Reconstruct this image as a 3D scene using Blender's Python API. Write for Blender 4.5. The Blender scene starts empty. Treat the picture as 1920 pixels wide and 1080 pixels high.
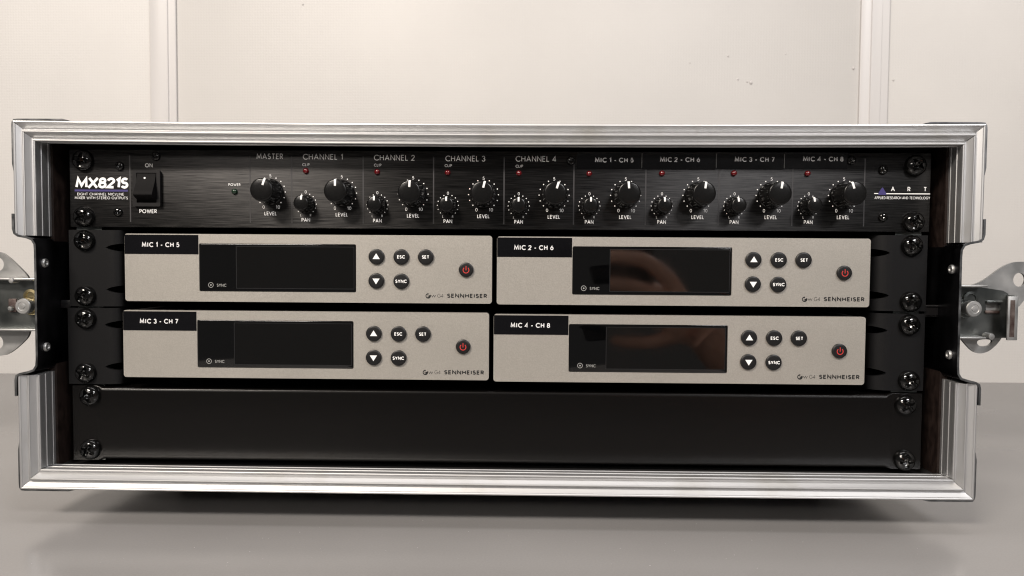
import bpy, bmesh, math, random
from mathutils import Vector, Matrix
from mathutils.geometry import tessellate_polygon
random.seed(7)
PI = math.pi
S = 0.001            # everything below is written in millimetres
ZT = 209.0           # the top line of the rack opening stands 209 mm above the table top
scene = bpy.context.scene
COL = scene.collection

# ---------------------------------------------------------------- camera
cam = bpy.data.cameras.new('camera'); camo = bpy.data.objects.new('camera', cam); COL.objects.link(camo)
Rv = Vector((0.99984, 0.01658, 0.00667)); Uv = Vector((-0.00735, 0.04152, 0.99911)); Fv = Vector((-0.01629, 0.99900, -0.04164))
m = Matrix((Rv, Uv, -Fv)).transposed().to_4x4()
m.translation = Vector((16.71, -420.79, ZT - 59.5)) * S
camo.matrix_world = m
cam.sensor_width = 36; cam.lens = 26.25; cam.clip_start = 0.01; cam.clip_end = 50
cam.dof.use_dof = True; cam.dof.focus_distance = 0.42; cam.dof.aperture_fstop = 22.0
scene.camera = camo

# ---------------------------------------------------------------- world, lamps, exposure
world = bpy.data.worlds.new('World'); scene.world = world; world.use_nodes = True
bg = world.node_tree.nodes['Background']; bg.inputs[0].default_value = (1.0, 0.95, 0.90, 1); bg.inputs[1].default_value = 0.07

def lamp(name, loc, target, sx, sy, power, col):
    l = bpy.data.lights.new(name, 'AREA'); l.shape = 'RECTANGLE'; l.size = sx; l.size_y = sy; l.energy = power; l.color = col
    o = bpy.data.objects.new(name, l); COL.objects.link(o)
    o.location = loc
    o.rotation_euler = (Vector(target) - Vector(loc)).to_track_quat('-Z', 'Y').to_euler()
    return o
lamp('ceiling_or_fill_lamp', (-0.78, -1.3, 1.27), (0, 0.1, 0.1), 0.62, 0.18, 32, (1.0, 0.90, 0.80))
lamp('ceiling_or_fill_lamp', (0.86, -1.3, 1.20), (0, 0.1, 0.1), 0.50, 0.18, 14, (1.0, 0.97, 0.965))
lamp('ceiling_or_fill_lamp', (-0.95, -2.2, 0.98), (0, 0.1, 0.15), 0.7, 0.2, 7.5, (1.0, 0.92, 0.84))  # low front fill, added to light the lettering below the top rail
lamp('ceiling_or_fill_lamp', (1.05, -2.2, 0.94), (0, 0.1, 0.15), 0.6, 0.2, 4, (1.0, 0.97, 0.97))  # right-hand partner of that added low fill, no ceiling fitting
lamp('ceiling_or_fill_lamp', (0.0, -0.1, 1.75), (0, 0.25, 0.0), 1.6, 0.5, 13, (1.0, 0.95, 0.93))
scene.view_settings.view_transform = 'Standard'; scene.view_settings.look = 'None'
scene.cycles.pixel_filter_type = 'BLACKMAN_HARRIS'; scene.cycles.filter_width = 1.15
scene.view_settings.exposure = 0.18; scene.view_settings.gamma = 1.0

# ---------------------------------------------------------------- materials
def mat(name, base, rough=0.5, metal=0.0, spec=0.5, coat=0.0, coat_rough=0.1):
    mt = bpy.data.materials.new(name); mt.use_nodes = True
    nt = mt.node_tree; b = nt.nodes['Principled BSDF']
    b.inputs['Base Color'].default_value = (*base, 1); b.inputs['Roughness'].default_value = rough
    b.inputs['Metallic'].default_value = metal; b.inputs['Specular IOR Level'].default_value = spec
    b.inputs['Coat Weight'].default_value = coat; b.inputs['Coat Roughness'].default_value = coat_rough
    return mt, nt, b

def grain(mt3, scale, detail=3, stretch=(1, 1, 1), c0=None, c1=None, r0=None, r1=None, bump=0.0, bump_dist=0.0002, lo=0.3, hi=0.7, coords='Object'):
    """noise driven variation of colour, roughness and fine relief (object coordinates, metres)"""
    mt, nt, b = mt3; N = nt.nodes; L = nt.links
    tc = N.new('ShaderNodeTexCoord'); mp = N.new('ShaderNodeMapping'); mp.inputs['Scale'].default_value = stretch
    L.new(tc.outputs[coords], mp.inputs['Vector'])
    n = N.new('ShaderNodeTexNoise'); n.inputs['Scale'].default_value = scale; n.inputs['Detail'].default_value = detail
    L.new(mp.outputs[0], n.inputs['Vector'])
    mr = N.new('ShaderNodeMapRange'); mr.inputs['From Min'].default_value = lo; mr.inputs['From Max'].default_value = hi
    L.new(n.outputs[0], mr.inputs['Value'])
    if c0 is not None:
        mx = N.new('ShaderNodeMix'); mx.data_type = 'RGBA'
        mx.inputs[6].default_value = (*c0, 1); mx.inputs[7].default_value = (*c1, 1)
        L.new(mr.outputs[0], mx.inputs[0])
        prev = b.inputs['Base Color'].links
        if prev:
            m2 = N.new('ShaderNodeMix'); m2.data_type = 'RGBA'; m2.blend_type = 'MULTIPLY'; m2.inputs[0].default_value = 1
            L.new(prev[0].from_socket, m2.inputs[6]); L.new(mx.outputs[2], m2.inputs[7]); L.new(m2.outputs[2], b.inputs['Base Color'])
        else: L.new(mx.outputs[2], b.inputs['Base Color'])
    if r0 is not None:
        r = N.new('ShaderNodeMapRange'); r.inputs['To Min'].default_value = r0; r.inputs['To Max'].default_value = r1
        L.new(mr.outputs[0], r.inputs['Value']); L.new(r.outputs[0], b.inputs['Roughness'])
    if bump:
        bp = N.new('ShaderNodeBump'); bp.inputs['Strength'].default_value = bump; bp.inputs['Distance'].default_value = bump_dist
        L.new(n.outputs[0], bp.inputs['Height'])
        if b.inputs['Normal'].links: L.new(b.inputs['Normal'].links[0].from_socket, bp.inputs['Normal'])
        L.new(bp.outputs[0], b.inputs['Normal'])
    return mt3

M = {}
a = mat('anodised_aluminium_x', (.52, .51, .50), .4, .9)
grain(a, 60, 4, (.6, 12, 12), (.535, .538, .54), (.555, .557, .558), .46, .50, 0)
grain(a, 35, 5, (1, 1, 1), (.90, .89, .86), (1, 1, 1), lo=.30, hi=.45)
M['alu_x'] = a[0]
a = mat('anodised_aluminium_z', (.52, .51, .50), .4, .9)
grain(a, 60, 4, (12, 12, .6), (.54, .545, .552), (.56, .564, .57), .46, .50, 0)
grain(a, 35, 5, (1, 1, 1), (.88, .87, .85), (1, 1, 1), lo=.30, hi=.45)
M['alu_z'] = a[0]
M['steel'] = grain(mat('zinc_plated_steel', (.5, .5, .5), .3, 1.0), 120, 5, (1, 1, 1), (.40, .405, .40), (.47, .47, .465), .42, .56, .06, .0003)[0]
M['steel_dark'] = grain(mat('dark_chromated_steel', (.12, .13, .13), .3, 1.0), 90, 5, (1, 1, 1), (.12, .13, .128), (.19, .2, .195), .32, .44, .1, .0003)[0]
M['steel_edge'] = grain(mat('cut_steel_edge', (.2, .2, .2), .4, 1.0), 120, 4, (1, 1, 1), (.10, .105, .11), (.26, .265, .27), .3, .5)[0]
M['dish'] = grain(mat('dish_steel', (.06, .06, .065), .3, 1.0), 70, 4, (1, 1, .4), (.035, .035, .04), (.10, .10, .11), .22, .4)[0]  # metal colour darkened to stand in for the dark rack inside it reflects
M['brass'] = mat('brass_passivated_washer', (.55, .46, .26), .3, 1.0)[0]
M['rust'] = grain(mat('worn_red_brown_metal', (.06, .035, .03), .5, .5), 260, 4, (1, 1, 1), (.04, .02, .017), (.15, .12, .11))[0]
M['brown_ply'] = grain(mat('brown_phenolic_plywood', (.03, .02, .016), .6, 0, .3), 300, 4, (1, 1, .5), (.009, .006, .0055), (.026, .016, .013), .4, .65, .25, .0002)[0]
M['case_skin'] = grain(mat('black_case_laminate', (.02, .02, .02), .5), 600, 2, (1, 1, 1), bump=.3)[0]
M['rubber'] = mat('black_rubber', (.015, .015, .015), .7)[0]
# brushed panel: long horizontal streaks
a = mat('brushed_black_aluminium', (.06, .06, .06), .36, .9)
a[2].inputs['Anisotropic'].default_value = .85; a[2].inputs['Anisotropic Rotation'].default_value = .25
grain(a, 420, 3, (.16, 1, 6.5), (.009, .009, .0095), (.044, .043, .0425), .34, .44, .35, .00008, .3, .7)
M['brushed'] = a[0]
M['ear_black'] = grain(mat('satin_black_ear', (.01, .01, .01), .5, 0, .2), 1500, 2, (1, 1, 1), (.0035, .0035, .004), (.006, .006, .0065), bump=.15, bump_dist=.0001)[0]
M['blank_black'] = grain(mat('satin_black_powder', (.004, .0035, .003), .25, 0, .3), 900, 2, (1, 1, 1), (.002, .0018, .0017), (.0035, .003, .0029), bump=.05, bump_dist=.0001)[0]
M['chassis'] = mat('black_chassis', (.012, .012, .012), .5)[0]
M['void'] = mat('matt_black_inside', (.004, .004, .004), .9, 0, .1)[0]
M['screw'] = mat('glossy_black_screw', (.003, .003, .003), .1, 0, .6)[0]
M['knob'] = grain(mat('black_knob_plastic', (.006, .006, .006), .3, 0, .3), 2500, 2, (1, 1, 1), (.004, .004, .004), (.007, .007, .007), .2, .26)[0]
M['rocker'] = grain(mat('rocker_plastic', (.006, .006, .006), .6, 0, .08), 3000, 2, (1, 1, 1), (.005, .0048, .005), (.008, .0075, .0078), bump=.3, bump_dist=.0001)[0]
M['bezel'] = mat('bezel_plastic', (.007, .0065, .007), .45, 0, .3)[0]
M['white'] = mat('white_paint_mark', (.86, .86, .85), .5)[0]
M['print'] = mat('pale_grey_print', (.80, .80, .79), .5)[0]
M['print_dim'] = mat('grey_print', (.30, .30, .29), .5)[0]
M['print_dark'] = mat('dark_grey_print', (.035, .034, .036), .5)[0]
M['tape_print'] = mat('tape_print', (.72, .72, .72), .45)[0]
M['purple'] = mat('purple_print', (.04, .03, .15), .5)[0]
M['black_print'] = mat('black_print', (.012, .012, .012), .5)[0]
M['tape'] = grain(mat('glossy_black_label_tape', (.004, .004, .005), .16, 0, .5), 40, 3, (1, 1, 1), r0=.10, r1=.18, bump=.12, bump_dist=.001)[0]
M['led_red'] = mat('red_led_lens', (.11, .003, .005), .12, 0, .6, .5)[0]
M['led_green'] = mat('dark_green_led_lens', (.005, .022, .01), .2, 0, .6, .5)[0]
a = mat('champagne_metal_paint', (.5, .47, .42), .42, .55)
grain(a, 1600, 3, (1, 1, 1), (.43, .407, .368), (.505, .48, .437), .36, .46, .05, .0001)
grain(a, 25, 3, (1, 1, 1), (.93, .93, .93), (1, 1, 1))
M['face'] = a[0]
M['cut_rim'] = mat('polished_cut_rim', (.86, .84, .80), .42, .75)[0]
M['glass'] = grain(mat('black_display_window', (.001, .001, .0012), .035, 0, 1.0), 45, 4, (1, 1, 1), r0=.02, r1=.09)[0]
M['lcd'] = grain(mat('dark_lcd_panel', (.0022, .002, .0019), .05, 0, 1.1), 45, 4, (1, 1, 1), r0=.03, r1=.10)[0]
M['lcd_edge'] = mat('lcd_edge', (.012, .012, .013), .3)[0]
M['button'] = mat('black_rubber_button', (.006, .006, .0065), .42, 0, .4)[0]
M['red_print'] = mat('red_print', (.50, .035, .03), .5)[0]
# wall: pale vinyl panels with a fine woven emboss
def wall_mat():
    mt, nt, b = mat('woven_vinyl_wall', (.56, .545, .535), .5); N = nt.nodes; L = nt.links
    tc = N.new('ShaderNodeTexCoord')
    hs = []
    for k in (0, 2):
        w = N.new('ShaderNodeTexWave'); w.bands_direction = 'XYZ'[k]; w.inputs['Scale'].default_value = 95; w.inputs['Distortion'].default_value = 2.2
        w.inputs['Detail'].default_value = 2; w.inputs['Detail Scale'].default_value = 3
        L.new(tc.outputs['Object'], w.inputs['Vector']); hs.append(w.outputs['Fac'])
    mn = N.new('ShaderNodeMath'); mn.operation = 'MULTIPLY'; L.new(hs[0], mn.inputs[0]); L.new(hs[1], mn.inputs[1])
    bp = N.new('ShaderNodeBump'); bp.inputs['Strength'].default_value = .14; bp.inputs['Distance'].default_value = .0006
    L.new(mn.outputs[0], bp.inputs['Height']); L.new(bp.outputs[0], b.inputs['Normal'])
    grain((mt, nt, b), 6, 4, (1, 1, 1), (.55, .535, .515), (.59, .573, .55), bump=.2, bump_dist=.004)
    return mt
M['wall'] = wall_mat()
M['trim'] = grain(mat('wall_joint_trim', (.56, .545, .535), .35), 60, 3, (1, 1, .05), (.55, .535, .525), (.60, .583, .572))[0]
a = mat('grey_table_laminate', (.24, .235, .23), .22, 0, .5)
grain(a, 5, 4, (1, 1, 1), (.215, .209, .205), (.245, .239, .234), .17, .26)
grain(a, 900, 2, (1, 1, 1), (.97, .97, .97), (1.03, 1.03, 1.03), bump=.04, bump_dist=.0002)
M['table'] = a[0]
M['blister'] = mat('dull_grey_fleck', (.51, .49, .475), .6)[0]
M['dust'] = mat('pale_dust_speck', (.36, .35, .34), .8)[0]
M['skin'] = grain(mat('skin', (.75, .42, .30), .5), 60, 3, (1, 1, 1), (.68, .36, .25), (.80, .47, .35))[0]
M['phone'] = mat('black_phone_glass', (.01, .01, .011), .12)[0]

# ---------------------------------------------------------------- mesh helpers (local millimetres)
def link(name, me, parent=None, loc=None):
    o = bpy.data.objects.new(name, me); COL.objects.link(o)
    if parent is not None: o.parent = parent
    if loc is not None: o.location = Vector(loc) * S
    return o

def finish(bm, name, material, parent=None, loc=None, smooth=40, mats=None):
    bmesh.ops.remove_doubles(bm, verts=bm.verts, dist=1e-4)
    bmesh.ops.recalc_face_normals(bm, faces=bm.faces)
    bmesh.ops.scale(bm, vec=(S, S, S), verts=bm.verts)
    me = bpy.data.meshes.new(name); bm.to_mesh(me); bm.free()
    for x in (mats or [material]): me.materials.append(x)
    if smooth:
        me.shade_smooth(); me.set_sharp_from_angle(angle=math.radians(smooth))
    return link(name, me, parent, loc)

def tagit(o, label, cat, group=None, kind=None):
    if label: o['label'] = label
    if cat: o['category'] = cat
    if group: o['group'] = group
    if kind: o['kind'] = kind
    return o

def thing(name, label, cat, loc, group=None):
    o = bpy.data.objects.new(name, None); COL.objects.link(o)
    o.empty_display_size = .02; o.location = Vector(loc) * S
    return tagit(o, label, cat, group)

def box(bm, x0, x1, y0, y1, z0, z1, bev=0):
    r = bmesh.ops.create_cube(bm, size=1)
    vs = r['verts']
    for v in vs:
        v.co = Vector(((x0 + x1) / 2 + v.co.x * (x1 - x0), (y0 + y1) / 2 + v.co.y * (y1 - y0), (z0 + z1) / 2 + v.co.z * (z1 - z0)))
    if bev:
        es = list({e for v in vs for e in v.link_edges})
        bmesh.ops.bevel(bm, geom=es, offset=bev, segments=2, affect='EDGES', profile=.5)

def loops(bm, ls, cap0=True, cap1=True, closed=True):
    rows = [[bm.verts.new(p) for p in l] for l in ls]
    for a_, b_ in zip(rows, rows[1:]):
        n = len(a_)
        for i in range(n if closed else n - 1):
            j = (i + 1) % n
            try: bm.faces.new((a_[i], a_[j], b_[j], b_[i]))
            except ValueError: pass
    if cap0: bm.faces.new(rows[0])
    if cap1: bm.faces.new(rows[-1])
    return rows

def rr(x0, x1, z0, z1, r, y, n=5):
    out = []
    for cx, cz, a0 in ((x1 - r, z1 - r, 0), (x0 + r, z1 - r, 90), (x0 + r, z0 + r, 180), (x1 - r, z0 + r, 270)):
        for k in range(n + 1):
            t = math.radians(a0 + 90 * k / n)
            out.append((cx + r * math.cos(t), y, cz + r * math.sin(t)))
    return out

def rplate(bm, x0, x1, z0, z1, r, yb, yf, bev=.4, n=5):
    """rounded plate, back at yb, front at yf (smaller y), rolled front edge"""
    ls = [rr(x0, x1, z0, z1, r, yb, n)]
    for k in range(4):
        t = k / 3 * PI / 2; i = bev * (1 - math.cos(t)); y = yf + bev * (1 - math.sin(t))
        ls.append(rr(x0 + i, x1 - i, z0 + i, z1 - i, max(r - i, .05), y, n))
    loops(bm, ls)

def lathe(bm, prof, n=32, c=(0, 0), mod=None, cap0=True, cap1=True):
    """prof: (radius, y) round an axis along Y"""
    ls = []
    for r, y in prof:
        l = []
        for k in range(n):
            t = 2 * PI * k / n; q = r * (mod(t, r, y) if mod else 1)
            l.append((c[0] + q * math.sin(t), y, c[1] + q * math.cos(t)))
        ls.append(l)
    loops(bm, ls, cap0, cap1)

def plate(bm, outline, holes, y0, y1):
    """flat sheet with holes, outline in (x, z), between y0 and y1"""
    polys = [outline] + holes
    vs3 = [[Vector((x, z, 0)) for x, z in p] for p in polys]
    tris = tessellate_polygon(vs3)
    flat = [p for q in polys for p in q]
    f = [bm.verts.new((x, y0, z)) for x, z in flat]; bk = [bm.verts.new((x, y1, z)) for x, z in flat]
    for t in tris:
        try: bm.faces.new([f[i] for i in t]); bm.faces.new([bk[i] for i in reversed(t)])
        except ValueError: pass
    i0 = 0
    for q in polys:
        n = len(q)
        for i in range(n):
            a_, b_ = i0 + i, i0 + (i + 1) % n
            bm.faces.new((f[a_], f[b_], bk[b_], bk[a_]))
        i0 += n

def chaikin(p, it=2):
    for _ in range(it):
        q = []
        for i in range(len(p)):
            a_, b_ = p[i], p[(i + 1) % len(p)]
            q += [(a_[0] * .75 + b_[0] * .25, a_[1] * .75 + b_[1] * .25), (a_[0] * .25 + b_[0] * .75, a_[1] * .25 + b_[1] * .75)]
        p = q
    return p

def circ(cx, cz, r, n=20, ez=1.0):
    return [(cx + r * math.cos(2 * PI * k / n), cz + ez * r * math.sin(2 * PI * k / n)) for k in range(n)]

# lettering: every character is drawn as pen strokes on a unit grid ------
def _arc(cx, cy, rx, ry, a0, a1, n=10):
    return [(cx + rx * math.sin(math.radians(a0 + (a1 - a0) * k / n)), cy + ry * math.cos(math.radians(a0 + (a1 - a0) * k / n))) for k in range(n + 1)]
GL = {   # width, strokes (height 1, clockwise angles from the top)
 'A': (.78, [[(0, 0), (.39, 1), (.78, 0)], [(.14, .32), (.64, .32)]]),
 'B': (.55, [[(0, 0), (0, 1)], [(0, 1), (.25, 1)] + _arc(.25, .76, .24, .24, 0, 180) + [(0, .52)], [(.25, .52)] + _arc(.28, .26, .27, .26, 0, 180) + [(0, 0)]]),
 'C': (.80, [_arc(.50, .5, .50, .5, 45, -225, 18)]),
 'D': (.70, [[(0, 0), (0, 1)], [(0, 1), (.22, 1)] + _arc(.22, .5, .48, .5, 0, 180, 14) + [(0, 0)]]),
 'E': (.48, [[(.48, 1), (0, 1), (0, 0), (.48, 0)], [(0, .52), (.44, .52)]]),
 'F': (.45, [[(.45, 1), (0, 1), (0, 0)], [(0, .52), (.42, .52)]]),
 'G': (.92, [_arc(.50, .5, .50, .5, 50, -262, 18) + [(.56, .47)]]),
 'H': (.66, [[(0, 0), (0, 1)], [(.66, 0), (.66, 1)], [(0, .52), (.66, .52)]]),
 'I': (.02, [[(.01, 0), (.01, 1)]]),
 'L': (.42, [[(0, 1), (0, 0), (.42, 0)]]),
 'M': (.92, [[(0, 0), (.08, 1), (.46, .18), (.84, 1), (.92, 0)]]),
 'N': (.70, [[(0, 0), (0, 1), (.70, 0), (.70, 1)]]),
 'O': (1.0, [_arc(.50, .5, .50, .5, 0, 360, 24)]),
 'P': (.50, [[(0, 0), (0, 1), (.24, 1)] + _arc(.24, .73, .26, .27, 0, 180) + [(0, .46)]]),
 'R': (.54, [[(0, 0), (0, 1), (.24, 1)] + _arc(.24, .73, .26, .27, 0, 180) + [(0, .46)], [(.20, .46), (.54, 0)]]),
 'S': (.50, [_arc(.25, .75, .23, .25, 60, -90, 10) + _arc(.25, .75, .23, .25, -100, -150, 3) + _arc(.25, .25, .25, .27, 30, 180, 10) + _arc(.25, .25, .25, .25, 190, 245, 4)]),
 'T': (.60, [[(0, 1), (.60, 1)], [(.30, 1), (.30, 0)]]),
 'U': (.62, [[(0, 1), (0, .31)] + _arc(.31, .31, .31, .31, -90, -270, 12) + [(.62, 1)]]),
 'V': (.74, [[(0, 1), (.37, 0), (.74, 1)]]),
 'W': (1.1, [[(0, 1), (.27, 0), (.55, .9), (.83, 0), (1.1, 1)]]),
 'X': (.74, [[(-.03, -.07), (.77, 1.07)], [(-.03, 1.07), (.77, -.07)]]),
 'Y': (.68, [[(0, 1), (.34, .48), (.68, 1)], [(.34, .48), (.34, 0)]]),
 'w': (.80, [[(0, .62), (.2, 0), (.4, .58), (.6, 0), (.8, .62)]]),
 '/': (.40, [[(0, -.08), (.40, 1.05)]]),
 '-': (.36, [[(0, .38), (.36, .38)]]),
 '0': (.58, [_arc(.29, .5, .29, .5, 0, 360, 20)]),
 '1': (.30, [[(.02, .80), (.26, 1), (.26, 0)]]),
 '2': (.56, [_arc(.28, .72, .27, .28, -80, 110, 12) + [(0, 0), (.56, 0)]]),
 '3': (.54, [_arc(.26, .76, .24, .24, -75, 180, 12), _arc(.26, .26, .28, .27, 0, 255, 14)]),
 '4': (.64, [[(.46, 0), (.46, 1), (0, .27), (.64, .27)]]),
 '5': (.55, [[(.50, 1), (.13, 1), (.06, .56)] + _arc(.25, .32, .29, .32, -25, 240, 14)]),
 '6': (.60, [_arc(.30, .32, .29, .32, 0, 360, 18), [(.03, .42), (.40, 1)]]),
 '7': (.56, [[(0, 1), (.56, 1), (.18, 0)]]),
 '8': (.56, [_arc(.28, .76, .23, .24, 0, 360, 16), _arc(.28, .27, .28, .27, 0, 360, 18)]),
}
def glyph_strip(pts, t):
    """one pen stroke as a mitred band of quads"""
    closed = math.dist(pts[0], pts[-1]) < 1e-6
    p = []
    for q in pts:
        if not p or math.dist(p[-1], q) > 1e-4: p.append(q)
    if closed: p = p[:-1]
    n = len(p); L_, R_ = [], []
    for i in range(n):
        a_ = p[i - 1] if (i > 0 or closed) else None
        b_ = p[(i + 1) % n] if (i < n - 1 or closed) else None
        d1 = Vector((p[i][0] - a_[0], p[i][1] - a_[1])).normalized() if a_ else None
        d2 = Vector((b_[0] - p[i][0], b_[1] - p[i][1])).normalized() if b_ else None
        if d1 is None: d1 = d2
        if d2 is None: d2 = d1
        nn = Vector((-(d1.y + d2.y), d1.x + d2.x))
        if nn.length < 1e-6: nn = Vector((-d1.y, d1.x))
        nn.normalize(); k = max(nn.dot(Vector((-d1.y, d1.x))), .42)
        o = nn * (t / 2 / k)
        L_.append((p[i][0] + o.x, p[i][1] + o.y)); R_.append((p[i][0] - o.x, p[i][1] - o.y))
    return [(L_[i], L_[(i + 1) % n], R_[(i + 1) % n], R_[i]) for i in range(n if closed else n - 1)]

def layout(s, gap=.26):
    x = 0; out = []
    for ch in s:
        if ch == ' ': x += .42; continue
        w, st = GL[ch]
        for q in st: out.append([(x + a_, b_) for a_, b_ in q])
        x += w + gap
    return out, x - gap

def text(bm, s, x0, x1, z0, z1, y, wt=.11, shear=0.0, gap=.26):
    """wt: pen width as a share of the height"""
    st, W = layout(s, gap + wt * .55); h = z1 - z0; t = h * wt
    sx = (x1 - x0 - t) / W; sz = h - t
    for i, q in enumerate(st):
        pq = [(x0 + t / 2 + a_ * sx + shear * b_ * h, z0 + t / 2 + b_ * sz) for a_, b_ in q]
        yy = y - .0025 * (i % 4)
        for f in glyph_strip(pq, t): bm.faces.new([bm.verts.new((a_, yy, b_)) for a_, b_ in f])

def textc(bm, s, cx, cz, h, y, k=1.0, wt=.11, gap=.26, **kw):
    w = layout(s, gap + wt * .55)[1] * h * .92 * k + h * wt
    text(bm, s, cx - w / 2, cx + w / 2, cz - h / 2, cz + h / 2, y, wt=wt, gap=gap, **kw)

def flat(bm, name, material, parent, label=None):
    """flat print: keep as given (no normal guessing needed)"""
    bmesh.ops.scale(bm, vec=(S, S, S), verts=bm.verts)
    me = bpy.data.meshes.new(name); bm.to_mesh(me); bm.free(); me.materials.append(material)
    o = link(name, me, parent)
    if label: o['label'] = label
    return o

def disc(bm, cx, cz, r, y, n=12):
    bm.faces.new([bm.verts.new((cx + r * math.cos(2 * PI * k / n), y, cz + r * math.sin(2 * PI * k / n))) for k in range(n)])

def quad(bm, x0, x1, z0, z1, y, slope=0.0):
    bm.faces.new([bm.verts.new(p) for p in ((x0, y, z0), (x1, y, z0 + slope), (x1, y, z1 + slope), (x0, y, z1))])

def copy_tree(o, parent=None):
    c = o.copy(); COL.objects.link(c)
    if parent is not None: c.parent = parent
    for ch in o.children: copy_tree(ch, c)
    return c

# ================================================================ SETTING
# wall of embossed vinyl panels with joint strips
bm = bmesh.new(); box(bm, -2200, 2200, 0, 60, -900, 1500)
wall = finish(bm, 'wall', M['wall'], None, (0, 500, ZT), 0); tagit(wall, 'pale cream embossed wall behind the table', None, kind='structure')
def wall_panel(x0, x1):
    bm = bmesh.new(); box(bm, x0, x1, -4, -.2, -880, 1480, .6); return finish(bm, 'wall_panel', M['wall'], wall)
for x0, x1 in ((-1650, -441), (-411, 420), (452, 1650)): wall_panel(x0, x1)
def joint(x, w):
    bm = bmesh.new()
    prof = [(-w / 2, -4.2), (-w / 2, -6.6), (-w / 2 + .8, -7), (-w / 6, -7), (-w / 6 + .7, -8.6), (w / 5, -8.6), (w / 5 + .8, -7.2), (w / 2 - .8, -7.2), (w / 2, -6.6), (w / 2, -4.2)]
    loops(bm, [[(x + a_, b_, z) for a_, b_ in prof] for z in (-880, 1480)], True, True)
    finish(bm, 'joint_strip', M['trim'], wall, None, 30)
joint(-425.5, 32); joint(435.5, 34)
for x, z, r in ((261, 184.6, 1.2), (273.5, 157, 1.3), (289, 152.8, 1.9), (284.5, 154, 1.1), (411.4, 170.4, 1.7), (459.6, 156.5, 1.3), (-254.7, 245.6, 1.2), (215, 176, .8), (330, 187, .8)):
    bm = bmesh.new(); bmesh.ops.create_icosphere(bm, subdivisions=2, radius=r)
    for v in bm.verts: v.co = Vector((v.co.x, v.co.y * .45, v.co.z * 1.2)) + Vector((x, -4.1, z))
    finish(bm, 'wall_blister', M['blister'], wall)
# table
table = thing('table', 'grey laminate table top under the flight case against the wall', 'table', (0, 60, 0))
bm = bmesh.new(); box(bm, -1500, 1500, -420, 437, -28, 0, 1.2)
finish(bm, 'table_top', M['table'], table)
bm = bmesh.new()
for sx in (-1, 1):
    for y in (-340, 380): box(bm, sx * 1380 - 25, sx * 1380 + 25, y - 25, y + 25, -760, -28.2, 2)
for k, sx in enumerate((-1, 1)):
    for y in (-340, 380):
        b2 = bmesh.new(); box(b2, sx * 1380 - 25, sx * 1380 + 25, y - 25, y + 25, -760, -28.2, 2); finish(b2, 'leg', M['steel_dark'], table)
bm.free()
bm = bmesh.new()
rnd = random.Random(3)
for k in range(70):
    x, y, r = rnd.uniform(-230, 230), rnd.uniform(-135, -60), rnd.uniform(.08, .26)
    if k % 6 == 0: r = .35
    disc_pts = [bm.verts.new((x + r * rnd.uniform(.6, 1.4) * math.cos(t), y + r * math.sin(t), .12)) for t in [2 * PI * q / 6 for q in range(6)]]
    bm.faces.new(disc_pts)
d = flat(bm, 'dust', M['dust'], table); d['kind'] = 'stuff'
# floor beneath
bm = bmesh.new(); box(bm, -2500, 2500, -2500, 560, -20, 0)
fl = finish(bm, 'floor', grain(mat('dark_floor', (.10, .09, .08), .5), 8, 3, (1, 1, 1), (.08, .07, .065), (.12, .11, .10))[0], None, (0, 0, -760), 0); tagit(fl, 'dark floor below the table', None, kind='structure')

# ================================================================ FLIGHT CASE
XO, ZTOP, ZBOT = 261.0, 12.6, -189.6
OZ = 209.0            # the case Empty stands on the table: local z = rack z + 209
case = thing('flight_case', 'aluminium edged flight case with open front holding the rack units', 'flight case', (0, 0, 0))
def Zc(z): return z + OZ
PROF = [(0, -17.5), (.25, -17.95), (.8, -18.1), (1.3, -17.9), (1.6, -17.5), (3.6, -15.9), (4.3, -15.7), (4.9, -16.3), (5.5, -18.0), (5.9, -18.2), (6.3, -18.1), (6.6, -17.6),
        (8.6, -15.0), (9.2, -14.9), (9.8, -15.7), (10.3, -15.95), (10.75, -15.8), (10.9, -15.2), (10.6, -10.6), (10.9, -10.35), (10.9, -9.8),
        (10.5, -9.5), (9.95, -3.7), (10.2, -3.45), (10.2, -2.9), (9.8, -2.6), (9.6, -.6), (1.4, -.6), (1.4, 12), (0, 12)]
def sag(x, top): return -(1.0 if top else .35) * (1 - (x / 260) ** 2)
def rail_h(top):
    bm = bmesh.new(); n = 16; ls = []
    for k in range(n + 1):
        l = []
        for w, y in PROF:
            xe = XO - w; x = -xe + 2 * xe * k / n
            z = (ZTOP - w if top else ZBOT + w) + sag(x, top)
            l.append((x, y, Zc(z)))
        ls.append(l)
    loops(bm, ls, False, False)
    o = finish(bm, 'edge_rail', M['alu_x'], case, None, 0)
rail_h(True); rail_h(False)
def rail_v(sx, up):
    bm = bmesh.new(); ls = []
    ze = (-49.6 if sx < 0 else -50.2) if up else (-126.3 if sx < 0 else -126.2)
    for k in range(3):
        l = []
        for w, y in PROF:
            zm = ZTOP - w - .22 if up else ZBOT + w + .22
            z = zm + (ze - zm) * k / 2
            l.append((sx * (XO - w), y, Zc(z)))
        ls.append(l)
    loops(bm, ls, False, True); finish(bm, 'edge_rail', M['alu_z'], case, None, 0)
for sx in (-1, 1):
    for up in (True, False): rail_v(sx, up)
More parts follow.
